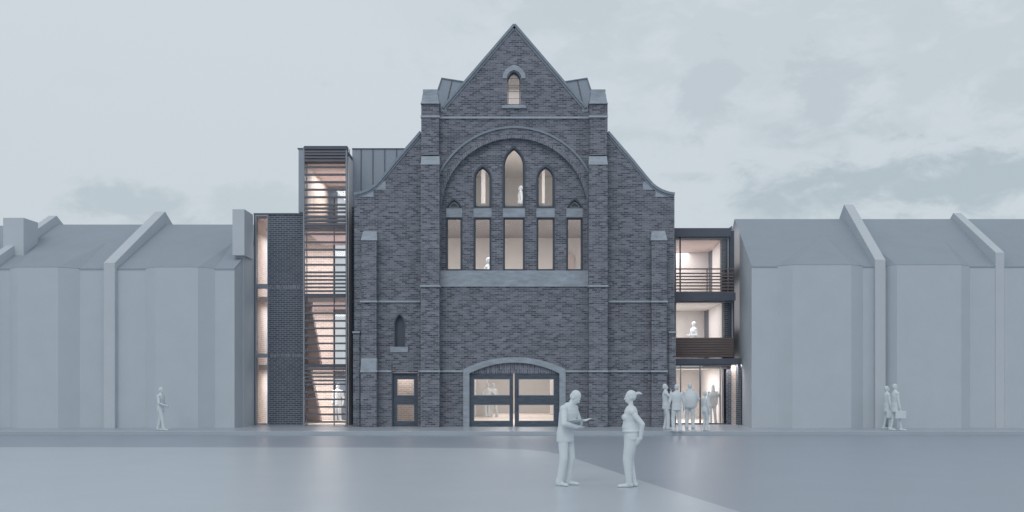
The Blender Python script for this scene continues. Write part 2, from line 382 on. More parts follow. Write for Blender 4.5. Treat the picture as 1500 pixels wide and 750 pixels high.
stone_block('kneeler', 645.5, 654, 157.5, 163.5); stone_block('kneeler', 853, 861.5, 157.5, 163.5)
for fl in (0, 1):
    for pts in ([(549, 274.5), (558, 266), (565, 266), (565, 278), (549, 278)], [(526, 285.4), (541, 281), (547, 277), (547, 288.5), (526, 288.5)]):
        P_ = PX(pts if fl == 0 else mir(pts), YF); MB().prism_y(P_, YF - .012, YF + .03).build('quoin', M['stone'], church)
# blind arch hood and rim
a0 = math.acos(109 / 123)
hood_o = arc(753.5, 309.5, 124.5, math.pi - math.acos(109 / 124.5), math.acos(109 / 124.5), 48, YF); hood_i = arc(753.5, 309.5, 121.5, math.pi - math.acos(109 / 121.5), math.acos(109 / 121.5), 48, YF)
MB().ribbon(hood_i, hood_o, YF - .06, YF + .03).build('arch_hood', M['coping'], church)
ro = arc(753.5, 309.5, 112, math.pi - math.acos(109 / 112), math.acos(109 / 112), 48, YF); ri = arc(753.5, 309.5, 107, math.pi - math.acos(106.9 / 107), math.acos(106.9 / 107), 48, YF)
MB().ribbon(ri, ro, YF - .008, YF + .02).build('arch_ring', M['soldier'], church)
# sill band under the windows
MB().box(X(645, YF), X(862.5, YF), YF - .05, YR + .03, Z(420, YF), Z(396.5, YF)).build('sill_band', M['stone'], church)

# windows
def window(outer_fn, Y, name='window', fw=.045, hood=None, bars=()):
    o = outer_fn(0); i = outer_fn(fw / .0274)
    w = plate(name, o, [i], Y, Y + .07, M['winframe'], church)
    for q in bars: MB().box(*q).build('glazing_bar', M['winframe'], w)
    plate('pane', outer_fn(fw * .5 / .0274), [], Y + .03, Y + .036, M['glass'], w)
    if hood:
        plate('window_surround', hood[0], [hood[1]], YR - .03, YR + .01, M['winframe'], w)
    return w
for a, b in wins_low:
    window(lambda e, a=a, b=b: low(a, b, YR, e), YR + .08, hood=(rect(a - 1.2, b + 1.2, 318.3, 397, YR), low(a, b, YR)))
for a, b, s, t in wins_up:
    window(lambda e, a=a, b=b, s=s, t=t: lancet(a, b, 304, s, t, YR, inset=e), YR + .08, hood=(lancet(a - 2, b + 2, 305, s, t - 3, YR), lancet(a, b, 304, s, t, YR)))
for a, b in tri:
    w = plate('window', peak(a + .5, b - .5, 304.2, 293, YR), [peak(a + 2, b - 2, 303.4, 294.8, YR)], YR + .08, YR + .15, M['winframe'], church)
    plate('pane', peak(a + 2, b - 2, 303.4, 294.8, YR), [], YR + .11, YR + .116, M['glass'], w)
    plate('window_surround', peak(a - 1.6, b + 1.6, 305, 290, YR, 1.6), [peak(a + .5, b - .5, 304.2, 293, YR)], YR - .03, YR + .01, M['winframe'], w)
    plate('tracery', peak(a + 2.6, b - 2.6, 303.6, 295.3, YR), [peak(a + 4.4, b - 4.4, 302.9, 297.2, YR)], YR + .05, YR + .078, M['frame'], church)
    MB().box(X(a, YR), X(b, YR), YR + .2, YR + .22, Z(305, YR), Z(290, YR)).build('blanking_panel', M['darkmetal'], church)
for a, b in ((653.5, 677), (693.7, 720), (736.8, 769), (785.8, 812.5), (829.6, 853.5)):
    MB().box(X(a, YR), X(b, YR), YR - .025, YR + .06, Z(318.2, YR), Z(305.2, YR)).build('stone_spandrel', M['stone'], church)
def _u(): pass
def zbar(y, a, b, Y): return (X(a, Y), X(b, Y), Y, Y + .02, Z(y + .2, Y), Z(y - .2, Y))
wa = window(lambda e: lancet(743.6, 762, 152.6, 119.5, 105.5, YF, inset=e), YF + .12, fw=.03, bars=[zbar(y, 744, 762, YF + .14) for y in (115, 125, 134, 144)])
# attic window hood and sill
ho = lancet(736, 770, 115, 115, 95.5, YF)[1:-1]; hi = lancet(742.5, 763.5, 115, 115, 103, YF)[1:-1]
MB().ribbon(hi, ho, YF - .04, YF + .02).build('window_hood', M['stone'], church)
MB().loft([(X(734.5, YF), YF - .1, Z(159, YF)), (X(771, YF), YF - .1, Z(159, YF)), (X(771, YF), YF + .14, Z(159, YF)), (X(734.5, YF), YF + .14, Z(159, YF))],
          [(X(736, YF), YF - .08, Z(155, YF)), (X(770, YF), YF - .08, Z(155, YF)), (X(765, YF), YF + .1, Z(152, YF)), (X(741, YF), YF + .1, Z(152, YF))]).build('window_sill', M['stone'], church)
MB().box(X(571.7, YF), X(597.7, YF), YF - .04, YF + .1, Z(516, YF), Z(508, YF)).build('niche_sill', M['stone'], church)
plate('niche_rim', lancet(576.8, 593.6, 508, 475, 458.5, YF), [lancet(578.8, 591.8, 507.9, 475, 461.2, YF)], YF - .01, YF + .02, M['winframe'], church)

# main doorway
so = seg_arch(678.5, 828.5, 541, 523, 625.3, YF); si = seg_arch(687.5, 819.5, 547, 531, 625.3, YF)
MB().ribbon(si, so, YF - .05, YF + .35).build('door_surround', M['stone'], church)
tymp = seg_arch(687.6, 819.4, 547.2, 531.2, 547.25, YF)
MB().prism_y(tymp, YF + .1, YF + .3).build('tympanum', M['soldier'], church)
YD = YF + .13
def leaf(x0, x1, gx0, gx1, rows, y0, y1, name, mat, extra=None):
    d = plate(name, rect(x0, x1, y0, y1, YD), [rect(gx0, gx1, a, b, YD) for a, b in rows], YD, YD + .08, mat, church)
    for a, b in rows:
        plate('glass_panel', rect(gx0, gx1, a, b, YD), [], YD + .035, YD + .045, M['glass'], d)
        plate('glazing_bead', rect(gx0, gx1, a, b, YD), [rect(gx0 + .9, gx1 - .9, a + .9, b - .9, YD)], YD + .012, YD + .034, M['frame'], d)
    MB().box(X(x0 + 1, YD), X(x1 - 1, YD), YD - .012, YD + .01, Z(rows[1][0] - 1, YD), Z(rows[0][1] + 1, YD)).build('mid_rail', M['darkwood'], d)
    return d
for x0, x1, gx0, gx1 in ((688, 751.6, 694, 747), (753.9, 819, 759.5, 811.5)):
    d = leaf(x0, x1, gx0, gx1, [(555, 579.5), (592.5, 617)], 546.6, 624.8, 'door', M['darkwood'])
    hx = x1 - 2.4 if x0 < 700 else x0 + 2.6
    MB().box(X(hx - .5, YD), X(hx + .5, YD), YD - .07, YD - .04, Z(600, YD), Z(570, YD)).box(X(hx - .5, YD), X(hx + .5, YD), YD - .05, YD, Z(600, YD), Z(598.5, YD)).box(X(hx - .5, YD), X(hx + .5, YD), YD - .05, YD, Z(571.5, YD), Z(570, YD)).build('door_handle', M['darkmetal'], d)
# side door
plate('door_frame', rect(574.2, 612.5, 546, 624.5, YD), [rect(576, 610.6, 548, 624.4, YD)], YD - .08, YD + .02, M['darkmetal'], church)
leaf(576, 610.6, 581.5, 606.8, [(555, 579.5), (592.3, 617)], 548, 624.4, 'door', M['darkwood'])

# body behind the front: aisle walls, nave roof, zinc cheeks
xl, xr = X(519.5, 42), X(987.5, 42)
zs = Z(285, 42)
for x0, x1 in ((xl, xl + .35), (xr - .35, xr)):
    MB().box(x0, x1, YB + .001, 66, PZ - .05, zs - .15).build('side_wall', M['brick'], church)
MB().prism_y([(xl, PZ - .05), (xr, PZ - .05), (xr, zs - .2), (X(890, 42), Z(205, 42)), (X(855, 42), Z(160, 42)), (X(753.5, 42), Z(42, 42)), (X(652, 42), Z(160, 42)), (X(617, 42), Z(205, 42)), (xl, zs - .2)], 66, 66.3).build('rear_wall', M['brick'], church)
ap = (X(753.5, 42), Z(41, 42)); el = (X(645, 42), Z(166, 42)); er = (X(862, 42), Z(166, 42))
MB().ribbon([el, ap, er], [(el[0], el[1] + .1), (ap[0], ap[1] - .0 + .1), (er[0], er[1] + .1)], YB + .13, 66.2).build('roof', M['zinc'], church)
for sg in (0, 1):
    q = [(519, 287), (545, 281), (617, 206), (645, 166)] if sg == 0 else [(988, 287), (962, 281), (890, 206), (862, 166)]
    q = PX(q, 42); MB().ribbon(q, [(x, z - .12) for x, z in q], YB + .13, 66.2).build('aisle_roof', M['zinc'], church)
    # zinc dormer rising behind the shoulder of the gable
    pts = [(641, 131), (646.7, 114), (680, 119.2), (700, 152), (652, 170), (641, 160)]
    pts = PX(pts if sg == 0 else mir(pts), 43.2)
    dm = MB().prism_y(pts, 43.2, 50).build('roof_dormer', M['zinc'], church)
    s1 = PX([(662, 116.4), (652.5, 158)] if sg == 0 else mir([(662, 116.4), (652.5, 158)]), 43.2)
    MB().ribbon(s1, [(x + .03, z) for x, z in s1], 43.17, 43.21).build('standing_seam', M['darkmetal'], dm)
    e1 = PX([(641, 131), (646.7, 114), (680, 119.2)] if sg == 0 else mir([(641, 131), (646.7, 114), (680, 119.2)]), 43.2)
    MB().ribbon(e1, offset(e1, -.04 if sg == 0 else .04), 43.15, 43.22).build('roof_edge', M['coping'], dm)

# church interior: ground hall, first floor hall, upper gallery, attic
def room(x0, x1, y0, y1, z0, z1, wall, floor, ceil, par, skew=0, skip=()):
    t = .08
    if 'b' not in skip: MB().box(x0 + skew, x1 + skew, y1, y1 + t, z0, z1).build('interior_back_wall', wall, par)
    if 'l' not in skip: MB().prism_z([(x0 - t, y0), (x0, y0), (x0 + skew, y1 - .002), (x0 - t + skew, y1 - .002)], z0, z1).build('interior_side_wall', wall, par)
    if 'r' not in skip: MB().prism_z([(x1, y0), (x1 + t, y0), (x1 + t + skew, y1 - .002), (x1 + skew, y1 - .002)], z0, z1).build('interior_side_wall', wall, par)
    MB().box(x0 - t, x1 + t + skew, y0, y1 + t, z0 - .1, z0 - .003).build('interior_floor', floor, par)
    MB().box(x0 - t, x1 + t + skew, y0, y1 + t, z1 + .003, z1 + .1).build('interior_ceiling', ceil, par)
room(-1.9, 2.6, YB + .01, 60, PZ + .01, 3.6, M['cream'], M['screed'], M['whiteplaster'], church)
MB().box(2.05, 2.35, 56, 56.4, PZ + .02, 3.5).build('interior_column', M['cream'], church)
MB().box(-1.85, -1.25, 53.6, 54.0, PZ + .02, 3.5).build('interior_column', M['cream'], church)
lamp('hall_lamp', (0.3, 47, 3.55), 2.5, 5, 150, (1, .955, .94)); lamp('hall_lamp', (0.3, 55, 3.55), 2.5, 5, 135, (1, .955, .94))
room(X(560, 43), X(640, 43), YB + .01, 43.6, PZ + .01, 2.6, M['warmbrick'], M['screed'], M['whiteplaster'], church)
lamp('porch_lamp', (X(593, 43), 43.05, 2.57), .8, .6, 17, (1, .91, .87))
room(xl + .5, xr - .5, YB + .01, 51.5, 5.1, 9.0, M['whiteplaster'], M['screed'], M['greyplaster'], church)
lamp('first_floor_lamp', (0, 45.5, 8.8), 9, 3, 450, (1, .95, .94))
MB().box(X(838, 47), X(849, 47), 51.3, 51.45, 5.11, 8.2).build('interior_door', M['pinkply'], church)
room(xl + 2.9, xr - 2.9, YB + .01, 51.5, 9.2, 12.0, M['whiteplaster'], M['screed'], M['whiteplaster'], church)
MB().box(X(705, 48), X(711, 48), 48, 48.2, 9.21, 11.98).build('interior_column', M['whiteplaster'], church)
MB().box(X(794, 48), X(798, 48), 48, 48.2, 9.21, 11.98).build('interior_column', M['whiteplaster'], church)
lamp('gallery_lamp', (0, 45.2, 11.9), 5, 3, 170, (1, .96, .95))
room(-.85, 1.05, YB + .01, 44.6, 12.2, 14.5, M['whiteplaster'], M['screed'], M['whiteplaster'], church)
lamp('attic_lamp', (.1, 43.6, 14.45), 1.4, 1.2, 13, (1, .95, .94))

# ------------------------------------------------------------------ left annex and stair tower
annex = thing('stair_annex', (X(440, 43.5), 43.5, PZ), 'dark brick annex with tall glazed stair tower screened by horizontal louvres, left of the church', 'building')
YA = 43.5; YT = 43.2
xa0, xa1, xa2, xa3 = X(372.5, YA), X(393.5, YA), X(446, YA), X(509, YA)
zt = Z(313, YA)
MB().box(xa1, xa2 - .02, YA, YA + .25, PZ - .05, zt - .05).build('front_wall', M['newbrick'], annex)
MB().box(xa0 - .02, xa2, YA - .03, 49, zt - .05, zt + .02).build('flat_roof', M['darkmetal'], annex)
for y0, y1 in ((417.5, 423), (519, 523)):
    MB().box(xa1 + .01, xa2 - .03, YA - .012, YA + .05, Z(y1, YA), Z(y0, YA)).build('brick_band', M['soldier'], annex)
# corner window strip
for i, (y0, y1) in enumerate(((316, 417), (422, 519), (523, 621))):
    f = plate('window', rect(374, 393.2, y0 - 1, y1 + 1, YA), [rect(376, 391.8, y0 + 1, y1 - 1, YA)], YA - .04, YA + .06, M['frame'], annex)
    plate('pane', rect(376, 391.8, y0 + 1, y1 - 1, YA), [], YA, YA + .008, M['glass'], f)
MB().box(X(372.3, YA), X(374, YA), YA - .06, YA + .1, PZ - .05, zt - .06).build('corner_post', M['darkmetal'], annex)
for y in (419.7, 521):
    MB().box(X(374, YA), X(393.2, YA), YA - .05, YA + .1, Z(y + 1.5, YA), Z(y - 1.5, YA)).build('transom', M['frame'], annex)
# side wall of annex (left), warm brick inside
MB().box(xa0 - .02, xa0 + .12, YA + .11, 49, PZ - .05, zt - .055).build('side_wall', M['warmbrick'], annex)
# brick return between the tower and the church
MB().box(xa3 + .005, xl - .005, 44.3, 44.5, PZ - .05, Z(303, 44.3)).build('return_wall', M['newbrick'], annex)
# zinc storey behind
YZ = 45.2
zx0 = X(437.3, 44.2)
MB().box(zx0, X(446, YT) - .13, 44.2, YZ + 7, Z(311, 44.2), Z(218.3, 44.2)).build('zinc_wall', M['zinc'], annex)
zw = MB().box(xa3 + .03, X(650, YZ), 44.6, YZ + 7, Z(303, 44.6), Z(218.5, 44.6)).build('zinc_wall', M['zinc'], annex)
for x in (512, 529, 546.3, 563.6, 581, 598):
    MB().box(X(x, 44.6) - .012, X(x, 44.6) + .012, 44.56, 44.6, Z(302.5, 44.6), Z(219, 44.6)).build('standing_seam', M['darkmetal'], zw)
MB().box(xa3 + .02, X(650, YZ), 44.56, YZ + 7, Z(218.5, 44.6), Z(217.3, 44.6)).build('roof_edge', M['darkmetal'], annex)
MB().box(zx0 - .04, X(446, YT) - .12, 44.16, YZ + 7, Z(218.3, 44.2), Z(217, 44.2)).build('roof_edge', M['darkmetal'], annex)
# tower
YT = 43.2
zt0, zt1 = PZ, Z(216, YT)
for a, b in ((444.2, 446.4), (506.4, 508.6)):
    MB().box(X(a, YT), X(b, YT), YT - .06, YT + .12, PZ - .05, zt1).build('tower_post', M['frame'], annex)
MB().box(X(448.8, YT + .15), X(450, YT + .15), YT + .15, YT + .2, PZ, zt1 - .1).build('mullion', M['frame'], annex)
MB().box(X(488.8, YT + .15), X(490, YT + .15), YT + .15, YT + .2, PZ, zt1 - 2).build('mullion', M['darkmetal'], annex)
MB().box(X(446, YT), X(509, YT), YT - .1, YT + .3, Z(219.5, YT), Z(214.5, YT)).build('tower_fascia', M['darkmetal'], annex)
MB().box(X(444.5, YT + .25), X(508.4, YT + .25), YT + .25, YT + .262, PZ + .05, zt1 - .1).build('glass_front', M['glass'], annex)
lv = [222.5, 226.5, 231, 235.5, 245, 256, 267, 278, 289, 300, 305.5, 311, 337.5, 343, 355, 366, 377, 388, 399, 404.5, 410, 415.5, 421, 426.5, 448, 459, 470, 481, 492, 503, 514, 525, 541, 546.5, 552, 557.5, 563, 574, 585, 596, 607, 618] 
for y in lv:
    th = 1.5 if y < 240 else 1.25
    MB().box(X(446.6, YT), X(506.2, YT), YT - .09, YT + .06, Z(y + th, YT), Z(y - th, YT)).build('louvre', M['louvre'], annex)
for y0, y1 in ((316, 320), (321.5, 325.5), (327, 331), (332, 334)):
    MB().box(X(446.6, YT), X(506.2, YT), YT - .1, YT + .06, Z(y1, YT), Z(y0, YT)).build('louvre', M['louvre'], annex)
for y0, y1 in ((430.5, 435.5), (533.5, 538)):
    MB().box(X(446.5, YT), X(506.3, YT), YT - .1, YT + .06, Z(y1, YT), Z(y0, YT)).build('spandrel', M['darkmetal'], annex)
# interior of annex
fl = [PZ + .01, Z(534, YT) , Z(433, YT), Z(328, YT)]
tx0 = X(446, YT)
for k, z in enumerate(fl):
    if k: MB().box(xa0 + .13 if k < 3 else tx0 - .1, xa3 - .03, YA + .27, 48.4, z - .22, z).build('floor_slab', M['pinkply'], annex)
    else: MB().box(xa0 + .13, xa3 - .03, YA + .27, 48.4, z - .1, z).build('interior_floor', M['screed'], annex)
MB().box(xa0 + .13, tx0 - .11, YA + .27, 48.4, zt - .16, zt - .055).build('annex_ceiling', M['pinkply'], annex)
xw = X(488.5, 48.5)
MB().box(xa0 + .13, xw, 48.5, 48.65, PZ, zt - .16).build('interior_back_wall', M['warmbrick'], annex)
MB().box(xw, xw + .06, 48.45, 48.6, PZ, zt1 - 1).build('window_post', M['darkmetal'], annex)
MB().box(xw + .06, xa3 + .8, 48.5, 48.51, PZ, zt1 - .6).build('rear_glazing', M['glass'], annex)
MB().box(xw + .06, xa3 + .8, 48.46, 48.56, fl[1] - .6, fl[1] + .1).box(xw + .06, xa3 + .8, 48.46, 48.56, fl[2] - .4, fl[2] + .1).box(xw + .06, xa3 + .8, 48.46, 48.56, PZ, PZ + 1.2).build('rear_spandrel', M['darkmetal'], annex)
MB().box(xa3 - .02, xa3 + .06, YT + .3, 48.4, PZ, zt1 - .3).build('tower_side_wall', M['whiteplaster'], annex)
# top storey: plaster then brick on its left wall, sloping board ceiling
MB().box(tx0 - .1, tx0, YT + .3, 45.0, fl[3], zt1 - .3).build('interior_side_wall', M['whiteplaster'], annex)
MB().box(tx0 - .1, tx0, 45.001, 48.9, fl[3], zt1 - .3).build('interior_side_wall', M['warmbrick'], annex)
zc = Z(238, YT)
MB().box(tx0 - .1, xa3, YT + .3, 49.2, zc, zc + .2).build('tower_ceiling', M['pinkply'], annex)
MB().box(X(444.2, YT), X(508.6, YT), YT + .1, 49.2, zt1 - .25, zt1 - .1).build('tower_roof', M['darkmetal'], annex)
# stair flights rising towards the street along the left
for k in (0, 1):
    z0, z1 = fl[k], fl[k + 1]; n = 14; y0_, y1_ = 46.4, 43.85
    mb = MB()
    for i in range(n):
        ya = y0_ + (y1_ - y0_) * i / n; yb = y0_ + (y1_ - y0_) * (i + 1) / n; z = z0 + (z1 - z0) * (i + 1) / n
        mb.box(-9.6, -8.42, ya + .03, yb, max(z0, z - .42), z)
    mb.build('stair_flight', M['stair'], annex)
    pass
wc = (1, .935, .915)
for k in range(3):
    lamp('stair_lamp', (-8.9, 46, fl[k + 1] - .3), 2.6, 3.2, 160, wc)
lamp('stair_lamp', (-7.7, 46.5, zc - .06), 1.2, 3, 78, (1, .93, .89))

# ------------------------------------------------------------------ right annex
wing = thing('balcony_wing', (X(1035, 44), 44, PZ), 'narrow three storey glazed wing with balcony and timber slat panel, right of the church', 'building')
YW = 44.0
def wb(a, b, c, d, y0, y1, name, mat, par=None, Y=YW): return MB().box(X(a, Y), X(b, Y), y0, y1, Z(d, Y), Z(c, Y)).build(name, M[mat], par or wing)
wx0 = xr + .02; wxr = X(1070, YW)
MB().box(wx0, wxr, YW - .1, 50.5, Z(347, YW), Z(334.5, YW)).build('roof_slab', M['darkmetal'], wing)
MB().box(wxr + .002, X(1077, YW), YW + .2, 50.5, PZ, Z(337, YW)).build('flank_wall', M['darkmetal'], wing)
zg1, zg2, zg3 = Z(533, YW), Z(441, YW) , Z(347, YW)
f1 = Z(524, YW); f2 = Z(430, YW)
# floors: spandrel boxes
MB().box(wx0, X(1075, YW), YW - .35, YW + .5, zg2, Z(429.5, YW)).build('balcony_slab', M['darkmetal'], wing)
MB().box(wx0, X(1083.5, YW - .3), YW - .45, YW + .5, zg1 - .02, Z(525, YW)).build('entrance_canopy', M['darkmetal'], wing)
# upper window
f = plate('window', rect(989, 1068.5, 347.2, 429.4, YW), [rect(991, 1066.3, 349, 429, YW)], YW + .1, YW + .18, M['frame'], wing)
plate('pane', rect(991, 1066.3, 349, 429, YW), [], YW + .13, YW + .138, M['glass'], f)
MB().box(X(995.6, YW), X(997.6, YW), YW + .02, YW + .09, Z(429, YW), Z(347.4, YW)).build('window_post', M['darkmetal'], wing)
wb(1059, 1066, 349.5, 429, YW + .25, YW + .6, 'brick_pier', 'newbrick')
# railing
rl = MB()
rail = thing  # noqa
rp = None
for y in (394, 400.5, 405, 409.6, 414.2, 418.8, 423.5, 428):
    o = MB().box(X(989.5, YW - .3), X(1074.5, YW - .3), YW - .33, YW - .28, Z(y + .95, YW - .3), Z(y - .95, YW - .3)).build('railing_bar', M['timber'], wing)
for x in (996.5, 1036, 1073):
    MB().box(X(x - .6, YW - .3), X(x + .6, YW - .3), YW - .275, YW - .24, Z(429.4, YW - .3), Z(393.5, YW - .3)).build('railing_post', M['darkmetal'], wing)
for y in (394, 405, 414.2, 423.5):
    MB().box(X(1074.5, YW - .3) - .04, X(1074.5, YW - .3), YW - .279, YW + .05, Z(y + .95, YW - .3), Z(y - .95, YW - .3)).build('railing_return', M['timber'], wing)
# middle window and slat panel
f = plate('window', rect(989, 1074.5, 441.2, 524, YW), [rect(991, 1072.6, 443, 523, YW)], YW + .1, YW + .18, M['frame'], wing)
plate('pane', rect(991, 1072.6, 443, 523, YW), [], YW + .13, YW + .138, M['glass'], f)
wb(1063, 1072.6, 443, 523, YW + .25, YW + .6, 'brick_pier', 'newbrick')
sp = MB().box(wx0, X(1074, YW), YW + .03, YW + .07, Z(524, YW), Z(495, YW)).build('slat_panel', M['darkmetal'], wing)
for i in range(8):
    y = 496 + i * 3.65
    MB().box(wx0, X(1074.3, YW), YW - .03, YW + .028, Z(y + 1.4, YW), Z(y - 1.4, YW)).build('slat', M['timber'], sp)
# ground floor entrance
f = plate('entrance_screen', rect(989, 1073, 533.5, 622, YW), [rect(991, 997, 536, 620, YW), rect(998.4, 1025.3, 536, 620, YW), rect(1027.6, 1055.4, 536, 620, YW), rect(1056.6, 1071.6, 536, 620, YW)], YW + .1, YW + .17, M['darkmetal'], wing)
for a, b in ((991, 997), (998.4, 1025.3), (1027.6, 1055.4), (1056.6, 1071.6)):
    plate('pane', rect(a, b, 536, 620, YW), [], YW + .13, YW + .138, M['glass'], f)
wb(1064, 1071, 541, 622, YW - .05, YW + .09, 'brick_pier', 'newbrick')
MB().box(X(1071.3, YW), X(1081, YW), YW - .02, YW + .15, PZ, zg1 - .03).build('pink_panel', M['warmbrick'], wing)
MB().box(X(1081, 43.6), X(1084.6, 43.6), 43.5, 44.4, PZ - .05, zg1 - .03).build('brick_pier', M['newbrick'], wing)
for z0, z1 in ((1.2, 3.0), (4.2, 6.2), (6.9, 8.6)):  # invented flank panels, each with an added lamp to brighten the house's side wall
    sw_ = MB().box(X(1077, YW) - .001, X(1077, YW) + .03, YW + .7, YW + 2.6, z0, z1).build('added_gap_panel', M['frame'], wing)
    lamp('added_gap_fill', (X(1077, YW) + .05, YW + 1.2, (z0 + z1) / 2), z1 - z0, 2, 5, (1, .86, .8), (0, R(-90), 0))
lamp('canopy_added_fill', (X(1062, YW), YW - .22, zg1 - .04), 1.4, .25, 16, (1, .88, .84))  # fill light added under the canopy to brighten the pink panel
lamp('canopy_added_fill', (X(1010, YW), YW - .22, zg1 - .04), 1.4, .25, 10, (1, .92, .88))  # similar added fill above the group at the entrance
rx0, rx1 = xr + .03, 8.95
for (z0, z1, yb, w, c, sk) in ((PZ + .01, zg1 - .2, 51, 'cream', 'whiteplaster', .2), (f1 - .05, zg2 - .03, 50, 'cream', 'whiteplaster', .3), (f2 - .02, zg3 - .06, 48.9, 'cream', 'pinkply', .3)):
    room(rx0, rx1, YW + .65, yb, z0 + .003, z1, M[w], M['screed'], M[c], wing, skew=sk)
    lamp('wing_lamp', ((rx0 + rx1) / 2 - .1, 47, z1 - .03), 1.2, 4, 105 if z0 < 1 else 75, (1, .95, .95))
MB().box(wx0, X(1070, YW), YW + .19, YW + .64, PZ, PZ + .008).build('threshold', M['screed'], wing)
MB().box(wx0, X(1072, YW), YW + .19, YW + .64, f1 - .1, f1 - .05).build('window_board', M['screed'], wing)

# ------------------------------------------------------------------ terraced houses
YE, YRG, YBK, YBAY, YP = 41.0, 45.7, 50.4, 40.55, 40.8
SK = .07
def sx(x, Y): return x + SK * (Y - YP)
def house(a, b, ze, zr, bay, label, bay_peak=None, group='plain grey terraced houses'):
    """a, b: front x in metres at YE; bay = (x0,x1,x2,x3) px at the eave line"""
    h = thing('terraced_house', ((a + b) / 2, YE, PZ), label, 'house', group)
    def prof(x, dz=0):
        return [(sx(x, YE), YE, PZ - .05), (sx(x, YE), YE, ze + dz), (sx(x, YRG), YRG, zr + dz), (sx(x, YBK), YBK, ze + dz), (sx(x, YBK), YBK, PZ - .05)]
    MB().loft(prof(a, -.012), prof(b, -.012)).build('wall', M['render'], h)
    def rp_(x, t): return [(sx(x, YE), YE - .015, ze - .008 + t), (sx(x, YRG), YRG, zr + t), (sx(x, YBK), YBK + .06, ze - .03 + t)]
    A, B = rp_(a, 0), rp_(b, 0); A2, B2 = rp_(a, -.06), rp_(b, -.06)
    r = MB().loft([A[0], A[1], A2[1], A2[0]], [B[0], B[1], B2[1], B2[0]]).loft([A[1], A[2], A2[2], A2[1]], [B[1], B[2], B2[2], B2[1]]).build('roof', M['slate'], h)
    if bay:
        x0, x1, x2, x3 = [X(p, Y) for p, Y in zip(bay, (YE, YBAY, YBAY, YE))]
        MB().prism_z([(x0, YE + .05), (x0, YE - .001), (x1, YBAY), (x2, YBAY), (x3, YE - .001), (x3, YE + .05)], PZ - .05, ze - .004).build('bay_window', M['render'], h)
        sl = (zr - ze) / (YRG - YE)
        if bay_peak:
            px_, Yp = bay_peak; pk = (px_, Yp, ze + sl * (Yp - YE) + .015)
            vs = [(x0, YE - .02, ze), (x1, YBAY - .01, ze), (x2, YBAY - .01, ze), (x3, YE - .02, ze), pk]
            MB().poly(vs, [(0, 1, 4), (1, 2, 4), (2, 3, 4), (0, 4, 3), (0, 3, 2, 1)]).build('bay_roof', M['slate'], r)
        else:
            Yt = 43.6; zt_ = ze + sl * (Yt - YE) + .004
            vs = [(x0, YE - .016, ze - .006), (x1, YBAY - .01, ze), (x2, YBAY - .01, ze), (x3, YE - .016, ze - .006), (x0, Yt, zt_), (x3, Yt, zt_)]
            MB().poly(vs, [(0, 1, 4), (1, 2, 5, 4), (2, 3, 5), (0, 4, 5, 3), (0, 3, 2, 1)]).build('bay_roof', M['slate'], r)
    return h
def party(h, xc, w, zf, zp, zend, label=None, full=True, ridge=YRG, YP=YP):
    """party wall rising above the roof: front height zf, peak zp"""
    def pr(x): return [(sx(x, YP), YP, PZ - .05 if full else zf - .75), (sx(x, YP), YP, zf), (sx(x, ridge), ridge, zp), (sx(x, YBK), YBK + .1, zend), (sx(x, YBK), YBK + .1, PZ - .05 if full else zend - .8)]
    if not full:
        A = pr(xc - w); B = pr(xc + w)
        A.insert(5, (sx(xc - w, ridge), ridge, zp - .8)); B.insert(5, (sx(xc + w, ridge), ridge, zp - .8))
    else: A, B = pr(xc - w), pr(xc + w)
    MB().loft(A, B).build('party_wall', M['party'], h)
zeL, zrL, zeR, zrR = 6.40, 8.81, 6.49, 9.05
xL0 = X(341, YP); xL1 = X(160, YP); xL2 = -20.4; xL3 = -25.2; xL4 = -30
h1 = house(xL1, xL0, zeL, zrL, (213, 228, 290, 315), 'plain grey house with a chimney on its right end, next to the annex')
party(h1, xL1, .215, Z(385, YP), Z(310, YRG), 6.9)
ch = MB().box(X(340.5, 41.7), X(358, 41.7), 41.7, 43.1, Z(374, 41.7), Z(306.5, 41.7)).build('chimney', M['party'], h1)
MB().box(sx(xL0, 42) - .3, X(357.5, 42), 42.0, 43.08, PZ - .05, Z(374.1, 41.7)).build('chimney_breast', M['render'], h1)
h2 = house(xL2, xL1 - .22, zeL, zrL, (14, 26, 85, 117), 'plain grey house with a broad square chimney at the left, second from the annex')
party(h2, xL2, .17, Z(385, YP) + .1, Z(316, YRG), 6.9)
MB().box(X(4.5, 42.3), X(34.5, 42.3), 42.3, 43.6, Z(378, 42.3), Z(319, 42.3)).build('chimney', M['party'], h2)
h3 = house(xL3, xL2 - .18, zeL, zrL - .05, None, 'plain grey house at the left edge of the photo, beyond the square chimney')
xR0 = X(1100.5, YE); xR1 = X(1289.5, YP); xR2 = X(1467.5, YP); xR3 = 24.5
g1 = house(xR0, xR1 - .2, zeR, zrR, (1138, 1161, 1247, 1264), 'plain grey end house with a pointed roof over its bay, right of the glazed wing', (13.1, 44.0))
party(g1, xR1, .2, Z(380.5, YP), Z(299.5, YRG), 7.0)
g2 = house(xR1 + .2, xR2 + .17, zeR, zrR, (1298, 1314, 1408, 1421), 'plain grey house between the two parapet walls on the right')
party(g2, xR2, .17, Z(369, YP), Z(312, YRG), 7.0, YP=40.98)
g3 = house(xR2 + .18, xR3, zeR, zrR, None, 'plain grey house at the right edge of the photo')

